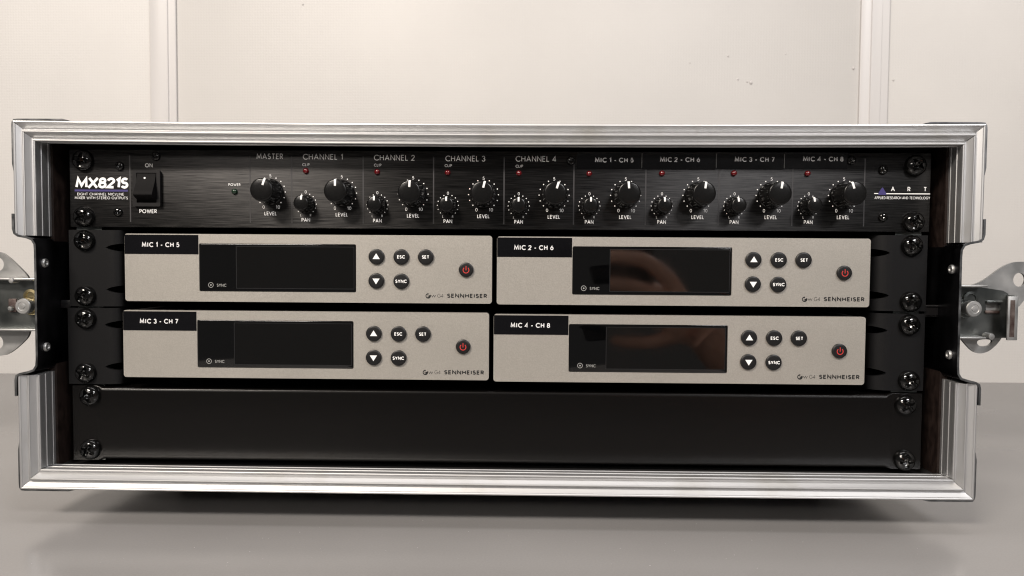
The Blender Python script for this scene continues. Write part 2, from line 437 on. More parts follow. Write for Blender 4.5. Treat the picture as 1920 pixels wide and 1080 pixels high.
# corner plates: thin pressed steel wrapped round each corner
def corner(sx, top, lx, lz):
    bm = bmesh.new(); t = 1.0
    sz = 1 if top else -1; zz = ZTOP if top else ZBOT
    inner = [(lx, .12), (lx + 3, .12), (XO - 2.5, .12), (XO - .8, .12), (XO + .12, -.5), (XO + .12, -3), (XO + .12, 4 - lz), (XO + .12, -lz)]
    outer = [(lx, .3), (lx + 3, t), (XO - 2.5, t), (XO - .2, t * .75), (XO + t * .8, -.8), (XO + t, -3), (XO + t, 4 - lz), (XO + .3, -lz)]
    f = lambda p, y: bm.verts.new((sx * p[0], y, Zc(zz + sz * p[1])))
    rows = [[f(i_, -17.3), f(o_, -17.3), f(o_, 14), f(i_, 14)] for i_, o_ in zip(inner, outer)]
    for a_, b_ in zip(rows, rows[1:]):
        for k in range(4): bm.faces.new((a_[k], a_[(k + 1) % 4], b_[(k + 1) % 4], b_[k]))
    bm.faces.new(rows[0]); bm.faces.new(rows[-1])
    finish(bm, 'corner_plate', M['steel_edge'], case, None, 0)
corner(-1, True, 231, 27); corner(1, True, 229, 27); corner(-1, False, 231, 26); corner(1, False, 234, 26)
# latch dishes: bent sheet either side
def dish(sx):
    path = [(262.0, -37.8), (262.0, -46.0), (261.2, -48.8), (259.0, -50.3), (254.2, -51.2), (251.6, -52.2), (250.3, -54.4), (250.1, -58),
            (250.3, -117), (250.6, -120.6), (252.0, -122.8), (254.8, -123.8), (259.6, -124.9), (261.7, -126.2), (262.3, -128.6), (262.3, -137.6)]
    t = 1.15; inner = []
    for i, p in enumerate(path):
        a_ = path[max(i - 1, 0)]; b_ = path[min(i + 1, len(path) - 1)]
        dx, dz = b_[0] - a_[0], b_[1] - a_[1]; L_ = math.hypot(dx, dz)
        inner.append((p[0] + dz / L_ * t, p[1] - dx / L_ * t))
    poly = path + inner[::-1]
    bm = bmesh.new()
    loops(bm, [[(sx * x, y, Zc(z)) for x, z in poly] for y in (-18.3, 60)])
    o = finish(bm, 'latch_dish', M['dish'], case, None, 35)
    # bright cut edge of the sheet
    bm = bmesh.new()
    loops(bm, [[(sx * (x + (.0)), y, Zc(z)) for x, z in poly] for y in (-18.55, -18.32)])
    finish(bm, 'sheet_edge', M['steel_edge'], o, None, 35)
    for zr in ((-64.6, -111.2)):
        b2 = bmesh.new(); lathe(b2, [(2.6, 0), (2.5, -.8), (2.1, -1.3), (1.2, -1.35), (.9, -.7), (.3, -.7)], 24)
        r = finish(b2, 'rivet', M['steel'], o, None, 45)
        r.location = Vector((sx * 249.0, -11.5, Zc(zr))) * S; r.rotation_euler = (0, 0, sx * -PI / 2)
    b2 = bmesh.new(); box(b2, sx * 248.9, sx * 242.5, 1.5, 4.0, Zc(-90.6), Zc(-85.8), .9)
    for v in b2.verts: pass
    finish(b2, 'locating_tab', M['bezel'], o)
    return o
dish(-1); dish(1)

# butterfly latches
def latch(sx):
    root = bpy.data.objects.new('butterfly_latch', None); COL.objects.link(root); root.parent = case; root.empty_display_size = .01
    def P(pts): return [(sx * x, Zc(z)) for x, z in pts]
    # wing plate
    bm = bmesh.new()
    if sx > 0:
        up = chaikin([(258, -75), (266, -73.2), (272, -70.5), (281.5, -62.8), (288, -60.2), (296, -60.4), (302, -65), (302, -72), (295, -80), (289, -88), (258, -88)], 2)
        plate(bm, P(up), [P(circ(290.8, -70.3, 3.4, 18, 1.15))], -3.0, -1.4)
        lo = chaikin([(258, -94), (258, -101), (262, -106), (266.5, -110.6), (271, -111.8), (276, -110), (281, -105), (284, -99), (284, -94)], 2)
        plate(bm, P(lo), [P(chaikin([(269, -103.8), (276.5, -103.4), (277.4, -105), (275, -107.4), (270.5, -107.6), (268.6, -106)], 2))], -3.0, -1.4)
    else:
        up = chaikin([(257, -76), (262.8, -75.5), (264, -72.6), (266, -70), (276.3, -60), (281, -58.3), (288, -58.6), (296, -63), (300, -74), (300, -84), (257, -84)], 1)
        plate(bm, P(up), [P(circ(281.3, -65.6, 3.6, 18, 1.1))], -3.0, -1.4)
        lo = chaikin([(257, -92), (257, -101), (263.5, -103), (264.5, -106.2), (266.5, -108.8), (273.5, -115), (279, -117.8), (287, -117.2), (296, -112), (299, -104), (299, -92)], 1)
        plate(bm, P(lo), [P(circ(282.6, -110, 3.6, 18, 1.1))], -3.0, -1.4)
    bmesh.ops.bevel(bm, geom=[e for e in bm.edges if len(e.link_faces) == 2 and e.calc_face_angle(0) > 1.2], offset=.3, segments=1, affect='EDGES')
    finish(bm, 'latch_wing', M['steel'], root, None, 30)
    # channel shaped cam housing: back web, two flanges, bent end lip
    xe = 283.5 if sx > 0 else 296
    xf = 268 if sx > 0 else 296
    bm = bmesh.new()
    def bx(x0, x1, *r): box(bm, min(sx * x0, sx * x1), max(sx * x0, sx * x1), *r)
    web = [(252, -73.2), (xf, -73.2), (xf + .8, -74.6), (xe - 3, -76.3) if sx > 0 else (xe, -74), (xe, -78) if sx > 0 else (xe, -76), (xe, -102.4), (252, -102.4)]
    hole = chaikin([(271.5, -82), (279.5, -82.6), (279.5, -88), (271.5, -88.6)], 1) if sx > 0 else chaikin([(267.6, -85), (272.5, -85), (272.5, -92), (267.6, -92)], 1)
    plate(bm, P(web), [P(hole)], -5.4, -4.2)
    finish(bm, 'cam_housing', M['steel_dark'], root, None, 30)
    for zf in (-74.3, -102.5):
        bm = bmesh.new(); bx(252, xf, -12.5, -5.5, Zc(zf), Zc(zf + 1.2), .35)
        finish(bm, 'housing_flange', M['steel'], root, None, 30)
    if sx > 0:
        bm = bmesh.new(); bx(xe - 1.2, xe, -13, -5.5, Zc(-102.3), Zc(-78.6), .3); finish(bm, 'end_wall', M['steel_dark'], root, None, 30)
        bm = bmesh.new(); bx(xe - 5.6, xe, -14.2, -13.0, Zc(-102.8), Zc(-79.0), .4)
        e_ = finish(bm, 'end_lip', M['steel'], root, None, 30)
        bm = bmesh.new(); box(bm, xe - 4.4, xe - 1.9, -14.32, -14.1, Zc(-101), Zc(-81)); finish(bm, 'worn_strip', M['rust'], root)
        bm = bmesh.new(); box(bm, 271.2, 280, -6.6, -5.6, Zc(-83.2), Zc(-81.8), .3); finish(bm, 'housing_flange', M['steel_dark'], root)
        bm = bmesh.new(); box(bm, 270.6, 278.5, -6.6, -5.6, Zc(-88.9), Zc(-87.2), .5); finish(bm, 'spring_end', M['rust'], root)
        bm = bmesh.new(); lathe(bm, [(1.9, -8), (1.9, -13), (1.5, -13.6), (.4, -13.7)], 16, (270.2, Zc(-101.0))); finish(bm, 'rivet', M['steel'], root)
        pin = (260.3, -86.0); wash = (262.6, -80.8)
    else:
        bm = bmesh.new(); box(bm, -272.8, -268.2, -7.2, -5.6, Zc(-92.4), Zc(-84.8), .5)
        finish(bm, 'spring_end', M['rust'], root)
        bm = bmesh.new(); lathe(bm, [(1.5, -5.6), (1.5, -8.4), (1.1, -9), (.3, -9.1)], 14, (-270.8, Zc(-90.2))); finish(bm, 'rivet', M['steel'], root)
        bm = bmesh.new(); lathe(bm, [(1.6, -8), (1.6, -12.8), (1.2, -13.3), (.4, -13.4)], 14, (-266.8, Zc(-74.4))); finish(bm, 'rivet', M['steel'], root)
        pin = (260.3, -88.6); wash = (260.6, -83.4)
    bm = bmesh.new()
    lathe(bm, [(3.4, -5.6), (3.4, -9.5), (4.3, -9.6), (4.3, -13.2), (3.9, -13.7), (2.6, -13.75), (2.4, -13.55), (1.5, -13.55), (1.3, -13.8), (.2, -13.85)], 36, (sx * pin[0], Zc(pin[1])))
    finish(bm, 'pivot_pin', M['steel'], root, None, 35)
    bm = bmesh.new()
    lathe(bm, [(4.0, -5.7), (4.0, -6.6), (2.6, -6.8), (2.5, -6.2), (.4, -6.2)], 28, (sx * wash[0], Zc(wash[1])))
    lathe(bm, [(5.4, -5.5), (5.4, -6.0), (5.0, -6.3), (.5, -6.3)], 28, (sx * pin[0], Zc(pin[1])))
    finish(bm, 'washer', M['brass'] if sx < 0 else M['steel_dark'], root, None, 35)
latch(-1); latch(1)

# the case's walls
def cpanel(name, x0, x1, y0, y1, z0, z1, mt):
    bm = bmesh.new(); box(bm, x0, x1, y0, y1, Zc(z0), Zc(z1)); return finish(bm, name, mt, case, None, 0)
for sx in (-1, 1):
    a_, b_ = sorted((sx * 250.2, sx * 258.6)); cpanel('side_panel', a_, b_, -.4, 372, -181, 4.2, M['brown_ply'])
    bm = bmesh.new(); box(bm, min(sx * 225, sx * 239.6), max(sx * 225, sx * 239.6), 3.4, 5.4, Zc(-178.5), Zc(0)); finish(bm, 'rack_rail', M['steel_dark'], case)
cpanel('top_panel', -258.6, 258.6, -.4, 372, 4.3, 11.1, M['case_skin'])
cpanel('bottom_panel', -258.6, 258.6, -.4, 372, -188, -181.1, M['case_skin'])
cpanel('back_panel', -258.6, 258.6, 372.1, 380, -188, 11.1, M['case_skin'])
bm = bmesh.new(); box(bm, -249, 249, 40, 41, Zc(-180), Zc(4)); finish(bm, 'inner_liner', M['void'], case)
for x in (-195, 195):
    for y in (70, 320):
        bm = bmesh.new()
        rings = [[(x + r * math.cos(t), y + r * math.sin(t), z) for t in [2 * PI * k / 24 for k in range(24)]] for r, z in ((19, 21), (19, 14), (16, 1), (15, 0))]
        loops(bm, rings); finish(bm, 'rubber_foot', M['rubber'], case)

# ================================================================ SCREWS
def screw_mesh(R=5.9, H=3.5, wash=True):
    bm = bmesh.new(); nr, na = 44, 144
    rows = []
    for i in range(nr + 1):
        q = i / nr; r = R * math.sin(q * PI / 2) if False else R * q
        row = []
        for k in range(na):
            t = 2 * PI * k / na; x, z = r * math.cos(t), r * math.sin(t)
            h = H * (1 - q ** 2.6) ** .52 if q < 1 else 0
            h = max(h, .0)
            u, v = abs(x) / R, abs(z) / R
            big, small = max(u, v), min(u, v)
            dep = 0
            if big < .66 and small < .17 * (1.15 - big * .5) + .03: dep = (1 - big / .68) * 2.8 + .6
            if u + v < .42: dep = max(dep, 2.4)
            h -= dep * H / 3.5
            row.append((x, -(h + (1.0 if wash else .25)), z))
        rows.append(row)
    vr = [[bm.verts.new(p) for p in row] for row in rows[1:]]
    c = bm.verts.new((0, rows[0][0][1], 0))
    for k in range(na): bm.faces.new((c, vr[0][k], vr[0][(k + 1) % na]))
    for a_, b_ in zip(vr, vr[1:]):
        for k in range(na): bm.faces.new((a_[k], a_[(k + 1) % na], b_[(k + 1) % na], b_[k]))
    last = vr[-1]; base = [bm.verts.new((v.co.x, 0, v.co.z)) for v in last]
    for k in range(na): bm.faces.new((last[k], last[(k + 1) % na], base[(k + 1) % na], base[k]))
    if wash: lathe(bm, [(6.5, 0), (6.5, -.7), (6.2, -1.05), (5.5, -1.1)], 48, cap1=False)
    bmesh.ops.recalc_face_normals(bm, faces=bm.faces)
    bmesh.ops.scale(bm, vec=(S, S, S), verts=bm.verts)
    me = bpy.data.meshes.new('rack_screw'); bm.to_mesh(me); bm.free(); me.materials.append(M['screw'])
    me.shade_smooth(); me.set_sharp_from_angle(angle=math.radians(42))
    return me
SCREW = screw_mesh(5.95, 4.0, False); SMALL = screw_mesh(2.55, 1.5, False)
def screw(parent, x, z, y=-.05, small=False, ang=None):
    o = link('panel_screw' if small else 'rack_screw', SMALL if small else SCREW, parent, (x, y, z))
    o.rotation_euler = (random.uniform(-.03, .03), ang if ang is not None else random.uniform(0, PI / 2), random.uniform(-.03, .03))
    return o

# ================================================================ MIXER (local origin: bottom centre of its front panel)
MZ = -44.4
mixer = thing('rack_mixer', 'black brushed eight channel mixer with nine large level knobs across the top of the case', 'audio mixer', (0, 0, ZT + MZ))
def mz(z): return z - MZ + 0.0
# z in "rack" millimetres is turned into the mixer's own height
SL = -.0027          # the unit hangs a hair lower on its right side
def mzx(x, z): return z - MZ
mixer.rotation_euler = (0, 0.0, 0)
bm = bmesh.new(); rplate(bm, -241.2, 242.2, .2, 44.0, .5, 3.0, 0, .35)
fp = finish(bm, 'front_panel', M['brushed'], mixer, None, 40)
bm = bmesh.new(); box(bm, -218, 218, 3.2, 38, 1.2, 43); finish(bm, 'chassis', M['chassis'], mixer)
# printed divider lines
for x in (-206.6, -138.3, -114.7, -74.3, -34.6, 5.0, 44.1, 84.3, 125.0, 165.9, 205.7):
    bm = bmesh.new(); quad(bm, x - .35, x + .35, 3.2, 40.8, -.03)
    flat(bm, 'divider_line', M['print_dark'], mixer)
# lettering
LX = (-86.4, -46.1, -6.5, 33.1, 73.1, 113.5, 154.2, 194.3)
PX = (-106.8, -66.3, -26.5, 13.3, 52.9, 93.4, 133.8, 175.0)
LZ = (-24.2, -24.6, -24.7, -24.8, -24.7, -24.5, -24.3, -24.1)
PZ = (-30.5, -30.7, -30.8, -30.9, -30.7, -30.5, -30.3, -30.1)
bm = bmesh.new(); Y = -.04
for i, (x0, x1, zc) in enumerate(((-108.3, -85.7, -4.0), (-68.2, -45.2, -4.3), (-28.0, -5.6, -4.6), (11.4, 34.2, -4.6))):
    text(bm, 'CHANNEL %d' % (i + 1), x0, x1, mz(zc - 1.6), mz(zc + 1.6), Y, wt=.13)
    textc(bm, 'CLIP', PX[i] + .2, mz(-8.4 - .1 * i), 1.6, Y, wt=.17, k=.95)
text(bm, 'MASTER', -134.5, -119.5, mz(-5.4), mz(-2.3), Y, wt=.13)
textc(bm, 'POWER', -147.2, mz(-19.8), 1.45, Y, k=1.0, wt=.14)
textc(bm, 'ON', -195.8, mz(-9.2), 2.2, Y, k=.95, wt=.16)
textc(bm, 'POWER', -196.5, mz(-35.0), 2.3, Y, k=.9, wt=.16)
lvls = [(-126.8, -23.8)] + list(zip(LX, LZ))
for x, z in lvls:
    textc(bm, 'LEVEL', x, mz(z - 12.1), 2.1, Y, k=.88, wt=.15)
    textc(bm, '0', x - 3.9, mz(z - 8.5), 1.9, Y); textc(bm, '10', x + 4.2, mz(z - 8.5), 1.9, Y); textc(bm, '5', x, mz(z + 9.1), 1.8, Y)
for x, z in zip(PX, PZ):
    textc(bm, 'PAN', x, mz(z - 8.9), 2.1, Y, k=.88, wt=.15)
    textc(bm, 'L', x - 2.8, mz(z - 6.3), 1.3, Y); textc(bm, 'R', x + 2.7, mz(z - 6.3), 1.3, Y); textc(bm, '0', x, mz(z + 6.8), 1.7, Y)
text(bm, 'EIGHT CHANNEL MIC/LINE', -236.8, -210.2, mz(-26.3), mz(-24.8), Y, wt=.13)
text(bm, 'MIXER WITH STEREO OUTPUTS', -238.3, -208, mz(-28.4), mz(-26.9), Y, wt=.13)
for s, x in (('A', 221.4), ('R', 230.3), ('T', 239.2)): textc(bm, s, x, mz(-20.4), 2.5, Y, k=1.0, wt=.16)
text(bm, 'APPLIED RESEARCH AND TECHNOLOGY', 211.4, 242.0, mz(-26.0), mz(-24.5), Y, wt=.13)
quad(bm, 211.1, 213.4, mz(-23.15), mz(-22.65), Y); quad(bm, 217.8, 242.0, mz(-23.25), mz(-22.7), Y)
flat(bm, 'lettering', M['print'], mixer)
bm = bmesh.new(); text(bm, 'MX821S', -237.9, -207.7, mz(-22.3), mz(-16.1), Y, wt=.23, shear=.08, gap=.10)
flat(bm, 'model_lettering', M['white'], mixer)
bm = bmesh.new(); quad(bm, -238.3, -207.9, mz(-24.05), mz(-23.0), Y); flat(bm, 'purple_underline', M['purple'], mixer)
bm = bmesh.new()
pts = [(213.3, -23.6), (217.9, -23.6), (217.5, -22.2), (216.3, -20.3), (215.6, -19.5), (214.9, -20.3), (213.7, -22.2)]
bm.faces.new([bm.verts.new((x, Y, mz(z))) for x, z in pts])
flat(bm, 'purple_emblem', M['purple'], mixer)
# dot scales
bm = bmesh.new()
for x, z in lvls:
    for k in range(13):
        if k == 6: continue
        t = math.radians(-135 + 22.5 * k); disc(bm, x + 8.4 * math.sin(t), mz(z + 8.4 * math.cos(t)), .34, Y)
for x, z in zip(PX, PZ):
    for k in range(13):
        if k == 6: continue
        t = math.radians(-135 + 22.5 * k); disc(bm, x + 5.95 * math.sin(t), mz(z + 5.95 * math.cos(t)), .29, Y)
flat(bm, 'scale_dots', M['white'], mixer)
# knobs
def make_knob(name, rb, rt, h, ribs, pw):
    bm = bmesh.new()
    def mod(t, r, y):
        if -h + 1.4 < y < -1.2: return 1 - .055 * (.5 + .5 * math.cos(ribs * t)) ** 2
        return 1
    rings = [(rb, -.3), (rb, -1.0), (rb - .25, -1.3)] + [(rb - .25 - (rb - rt - .25) * k / 5, -1.35 - (h - 3.1) * k / 5) for k in range(6)]
    rings += [(rt, -h + 1.35), (rt - .04, -h + .8), (rt - .25, -h + .35), (rt - .6, -h + .1), (rt - 1.1, -h), (rt * .5, -h - .12), (.3, -h - .16)]
    lathe(bm, rings, 72, mod=mod)
    k = finish(bm, name, M['knob'], mixer, None, 32)
    # pointer: a raised white bar on the cap that runs down over the rim
    bm = bmesh.new()
    ls = []
    for z, y in ((rt * .40, -h - .12), (rt * .45, -h - .2), (rt - 1.0, -h - .16), (rt - .45, -h - .02), (rt - .05, -h + .45), (rt + .08, -h + 1.0), (rt + .12, -h + 1.6)):
        ls.append([(-pw / 2, y, z), (pw / 2, y, z), (pw / 2, y + .5, z - .3), (-pw / 2, y + .5, z - .3)])
    loops(bm, ls); finish(bm, 'pointer', M['white'], k, None, 60)
    return k
lk = make_knob('level_knob', 7.3, 6.35, 15.0, 12, 1.15)
pk = make_knob('pan_knob', 5.1, 4.25, 9.7, 12, 1.0)
angs = (18, 0, 3, 14, 18, -4, 8, 10, -17)
for i, ((x, z), a_) in enumerate(zip(lvls, angs)):
    o = lk if i == 0 else copy_tree(lk, mixer)
    o.location = Vector((x, -.05, mz(z))) * S; o.rotation_euler = (0, math.radians(a_), 0)
for i, ((x, z), a_) in enumerate(zip(zip(PX, PZ), (6, 0, 0, 0, 1, -3, -8, -9))):
    o = pk if i == 0 else copy_tree(pk, mixer)
    o.location = Vector((x, -.05, mz(z))) * S; o.rotation_euler = (0, math.radians(a_), 0)
# lamps
for i, (x, z) in enumerate(((-106.6, -11.9), (-66.4, -12.3), (-26.7, -12.5), (13.3, -12.6), (52.6, -12.7), (93.2, -12.3), (133.2, -12.0), (174.0, -12.0), (-147.1, -23.7))):
    bm = bmesh.new(); lathe(bm, [(1.65, 0), (1.6, -.6), (1.3, -1.15), (.8, -1.5), (.2, -1.62)], 20, (x, mz(z)))
    o = finish(bm, 'clip_light' if i < 8 else 'power_light', M['led_red'] if i < 8 else M['led_green'], mixer, None, 60)
# rocker switch
bm = bmesh.new()
ox = rr(-204.2, -188.6, mz(-32.4), mz(-12.3), .8, 0, 3); ih = rr(-202.0, -190.6, mz(-30.4), mz(-13.6), .4, 0, 3)
plate(bm, [(p[0], p[2]) for p in ox], [[(p[0], p[2]) for p in ih]], -2.0, -.05)
bmesh.ops.bevel(bm, geom=[e for e in bm.edges if len(e.link_faces) == 2 and e.calc_face_angle(0) > 1.2 and all(v.co.y < -1.9 for v in e.verts)], offset=.35, segments=2, affect='EDGES')
sw = finish(bm, 'power_switch', M['bezel'], mixer, None, 30)
bm = bmesh.new(); quad(bm, -202.0, -190.6, mz(-30.4), mz(-13.6), -.06); flat(bm, 'switch_well', M['void'], sw)
bm = bmesh.new()
side = [(-14.0, -.3), (-14.0, -1.9), (-16, -2.3), (-18.5, -3.1), (-21, -4.2), (-23.5, -5.5), (-25.6, -6.6), (-26.2, -6.6), (-26.9, -6.0), (-28.2, -3.4), (-29.4, -.3)]
loops(bm, [[(x, y, mz(z)) for z, y in side] for x in (-201.6, -201.3, -191.3, -191.0)])
finish(bm, 'rocker', M['rocker'], sw, None, 30)
bm = bmesh.new(); lathe(bm, [(.55, -2.2), (.55, -2.72), (.2, -2.75)], 16, (-196.9, mz(-16.6))); finish(bm, 'on_dot', M['white'], sw)
# label tapes over channels 5 to 8
def tape_strip(parent, x0, x1, z0, z1, y, s, tx, tz, name='label_tape', h=2.7, k=1.0, curl=0.0):
    bm = bmesh.new(); n = 10; ls = []
    for i in range(n + 1):
        x = x0 + (x1 - x0) * i / n; w = curl * math.sin(i * 1.7) * .5
        ls.append([(x, y - w * .3, z0), (x, y - abs(w), (z0 + z1) / 2), (x, y - w * .2, z1), (x, y + .14, z1), (x, y + .14, z0)])
    loops(bm, ls); t = finish(bm, name, M['tape'], parent, None, 30)
    bm = bmesh.new(); textc(bm, s, tx, tz, h, y - abs(curl) * .5 - .03, k=k * 1.0, wt=.19, gap=.34); flat(bm, 'lettering', M['tape_print'], t)
    return t
tape_strip(mixer, 45.8, 81.7, mz(-9.9), mz(-.6), -.22, 'MIC 1 - CH 5', 66.5, mz(-5.1), k=.92)
tape_strip(mixer, 82.1, 123.0, mz(-10.1), mz(-.5), -.38, 'MIC 2 - CH 6', 103.1, mz(-4.7), k=.92, curl=.12)
tape_strip(mixer, 123.4, 160.7, mz(-9.9), mz(-.5), -.26, 'MIC 3 - CH 7', 144.5, mz(-4.4), k=.92)
tape_strip(mixer, 161.1, 195.9, mz(-9.4), mz(-.4), -.30, 'MIC 4 - CH 8', 182.4, mz(-4.0), k=.92)
for x in (81.9, 123.2, 160.9):
    bm = bmesh.new(); box(bm, x - .1, x + .1, -.46, -.06, mz(-9.2), mz(-1.2)); finish(bm, 'tape_seam', M['print_dim'], mixer, None, 0)
for x, z in ((-232.9, -6.6), (-232.9, -38.4), (233.2, -7.4), (233.0, -38.6)): screw(mixer, x, mz(z))
for x, z in ((-212.3, -9.7), (-213.6, -35.6), (-191.6, -4.2), (42.4, -5.6), (198.0, -4.8), (215.6, -9.8), (216.3, -36.0)): screw(mixer, x, mz(z), small=True)

# ================================================================ RECEIVERS
GR = 'wireless microphone receivers mounted two by two in the rack'
W_, H_ = 205.3, 37.7
def zz(z): return z + 38.8      # local z measured down from the plate's top edge; Empty at the bottom of the unit
YF = -7.0
def make_receiver(loc, label, tag_text):
    t = thing('wireless_receiver', label, 'wireless receiver', loc, GR)
    bm = bmesh.new(); x0, x1, z0, z1 = 0, W_, zz(-H_), zz(0)
    # plate with a window opening: ring of faces around the display
    o_ = rr(x0, x1, z0, z1, 1.6, 0, 6); hole = rr(41.8, 129.7, zz(-32.0), zz(-5.2), .9, 0, 4)
    plate(bm, [(p[0], p[2]) for p in o_], [[(p[0], p[2]) for p in hole]], YF, YF + 3.0)
    bmesh.ops.bevel(bm, geom=[e for e in bm.edges if len(e.link_faces) == 2 and e.calc_face_angle(0) > 1.2 and all(v.co.y < YF + .1 for v in e.verts)], offset=.42, segments=3, affect='EDGES')
    bm.normal_update()
    for f in bm.faces:
        if .15 < abs(f.normal.y) < .97: f.material_index = 1
    finish(bm, 'faceplate', M['face'], t, None, 30, mats=[M['face'], M['cut_rim']])
    bm = bmesh.new(); box(bm, .5, W_ - .5, YF + 3.05, 36, zz(-H_ + .4), zz(-.4), .8); finish(bm, 'chassis', M['chassis'], t)
    # display window, set a little back, with the panel inside it
    bm = bmesh.new(); rplate(bm, 41.95, 129.55, zz(-31.85), zz(-5.35), .8, YF + 2.9, YF + .30, .25, 4)
    d_ = finish(bm, 'display', M['glass'], t, None, 30)
    bm = bmesh.new(); quad(bm, 62.4, 128.6, zz(-30.3), zz(-6.6), YF + .27); flat(bm, 'screen_edge', M['lcd_edge'], d_)
    bm = bmesh.new(); quad(bm, 62.8, 128.3, zz(-29.9), zz(-6.9), YF + .24); flat(bm, 'screen', M['lcd'], d_)
    bm = bmesh.new(); textc(bm, 'SYNC', 54.2, zz(-28.5), 1.65, YF + .25, k=.9, wt=.15)
    for i in range(24):
        t0, t1 = 2 * PI * i / 24, 2 * PI * (i + 1) / 24
        bm.faces.new([bm.verts.new((48.2 + r * math.cos(q), YF + .25, zz(-28.4) + r * math.sin(q))) for r, q in ((1.2, t0), (1.5, t0), (1.5, t1), (1.2, t1))])
    disc(bm, 48.2, zz(-28.4), .45, YF + .25)
    flat(bm, 'lettering', M['print_dim'], d_)
    # keys
    for nm, x, z, r in (('up', 141.2, -12.0, 4.35), ('ESC', 155.0, -12.0, 4.35), ('SET', 168.6, -12.0, 4.35), ('down', 141.1, -25.4, 4.35), ('SYNC', 155.0, -25.5, 4.35), ('power', 191.0, -18.9, 4.05)):
        bm = bmesh.new(); y0 = YF - .05
        lathe(bm, [(r, y0 + .6), (r, y0 - .9), (r - .12, y0 - 1.25), (r - .45, y0 - 1.45), (r - 1.0, y0 - 1.5), (.3, y0 - 1.52)], 40, (x, zz(z)))
        b_ = finish(bm, 'button' if nm != 'power' else 'power_button', M['button'], t, None, 30)
        bm = bmesh.new(); yy = y0 - 1.56; c = zz(z)
        if nm == 'up': bm.faces.new([bm.verts.new((x + p[0], yy, c + p[1])) for p in ((-2.0, -1.3), (2.0, -1.3), (0, 1.9))])
        elif nm == 'down': bm.faces.new([bm.verts.new((x + p[0], yy, c + p[1])) for p in ((-2.0, 1.3), (2.0, 1.3), (0, -1.9))])
        elif nm == 'power':
            for i in range(20):
                t0, t1 = math.radians(40 + 280 * i / 20), math.radians(40 + 280 * (i + 1) / 20)
                bm.faces.new([bm.verts.new((x + q * math.sin(w), yy, c - .15 + q * math.cos(w))) for q, w in ((1.4, t0), (1.85, t0), (1.85, t1), (1.4, t1))])
            quad(bm, x - .22, x + .22, c - .3, c + 2.1, yy)
        else: textc(bm, nm, x, c, 1.85, yy, k=.92, wt=.21)
        flat(bm, 'symbol', M['red_print'] if nm == 'power' else M['white'], b_)
    bm = bmesh.new(); yy = YF - .03
    text(bm, 'SENNHEISER', 180.4, 202.7, zz(-34.6), zz(-32.2), yy, wt=.25)
    text(bm, 'w', 171.6, 174.2, zz(-34.4), zz(-32.2), yy, wt=.11); text(bm, 'G4', 175.0, 178.4, zz(-34.5), zz(-32.4), yy, wt=.10)
    for i in range(20):      # round mark: a thick ring open at the right
        t0, t1 = math.radians(60 + 310 * i / 20), math.radians(60 + 310 * (i + 1) / 20)
        wi = lambda q: .45 + .95 * (.5 - .5 * math.cos(q + PI * .5)) if True else 0
        bm.faces.new([bm.verts.new((169.9 + r * math.sin(q), yy, zz(-33.6) + r * math.cos(q))) for r, q in ((1.5 - wi(t0), t0), (1.5, t0), (1.5, t1), (1.5 - wi(t1), t1))])
    quad(bm, 169.4, 171.4, zz(-33.75), zz(-33.45), yy)
    flat(bm, 'maker_lettering', M['black_print'], t)
    tape_strip(t, .15, 41.5, zz(-11.3), zz(-.6), YF - .2, tag_text, 20.4, zz(-6.1), k=.9)
    return t
def relabel(c, s):
    for ch in c.children:
        if ch.name.startswith('label_tape'):
            for l in list(ch.children): bpy.data.objects.remove(l)
            bm = bmesh.new(); textc(bm, s, 20.4, zz(-6.1), 2.7, YF - .23, k=.9, wt=.19, gap=.34); flat(bm, 'lettering', M['tape_print'], ch)
rows = [(-206.5, -47.9, 'MIC 1 - CH 5', 'silver receiver taped MIC 1 - CH 5, directly below the mixer power switch', -.0013),
        (1.5, -48.2, 'MIC 2 - CH 6', 'silver receiver taped MIC 2 - CH 6, upper right below the mixer', .0),
        (-208.0, -90.7, 'MIC 3 - CH 7', 'silver receiver taped MIC 3 - CH 7, lower left above the blank panel', .0),
        (-.1, -91.3, 'MIC 4 - CH 8', 'silver receiver taped MIC 4 - CH 8, lower right above the blank panel', .0)]
recv = []
for i, (x, z, s, lab, rot) in enumerate(rows):
    loc = (x, 0, ZT + z - 38.8)
    if i == 0: r0 = make_receiver(loc, lab, s); o = r0
    else:
        o = copy_tree(r0); o.location = Vector(loc) * S; o['label'] = lab; relabel(o, s)
    recv.append(o)
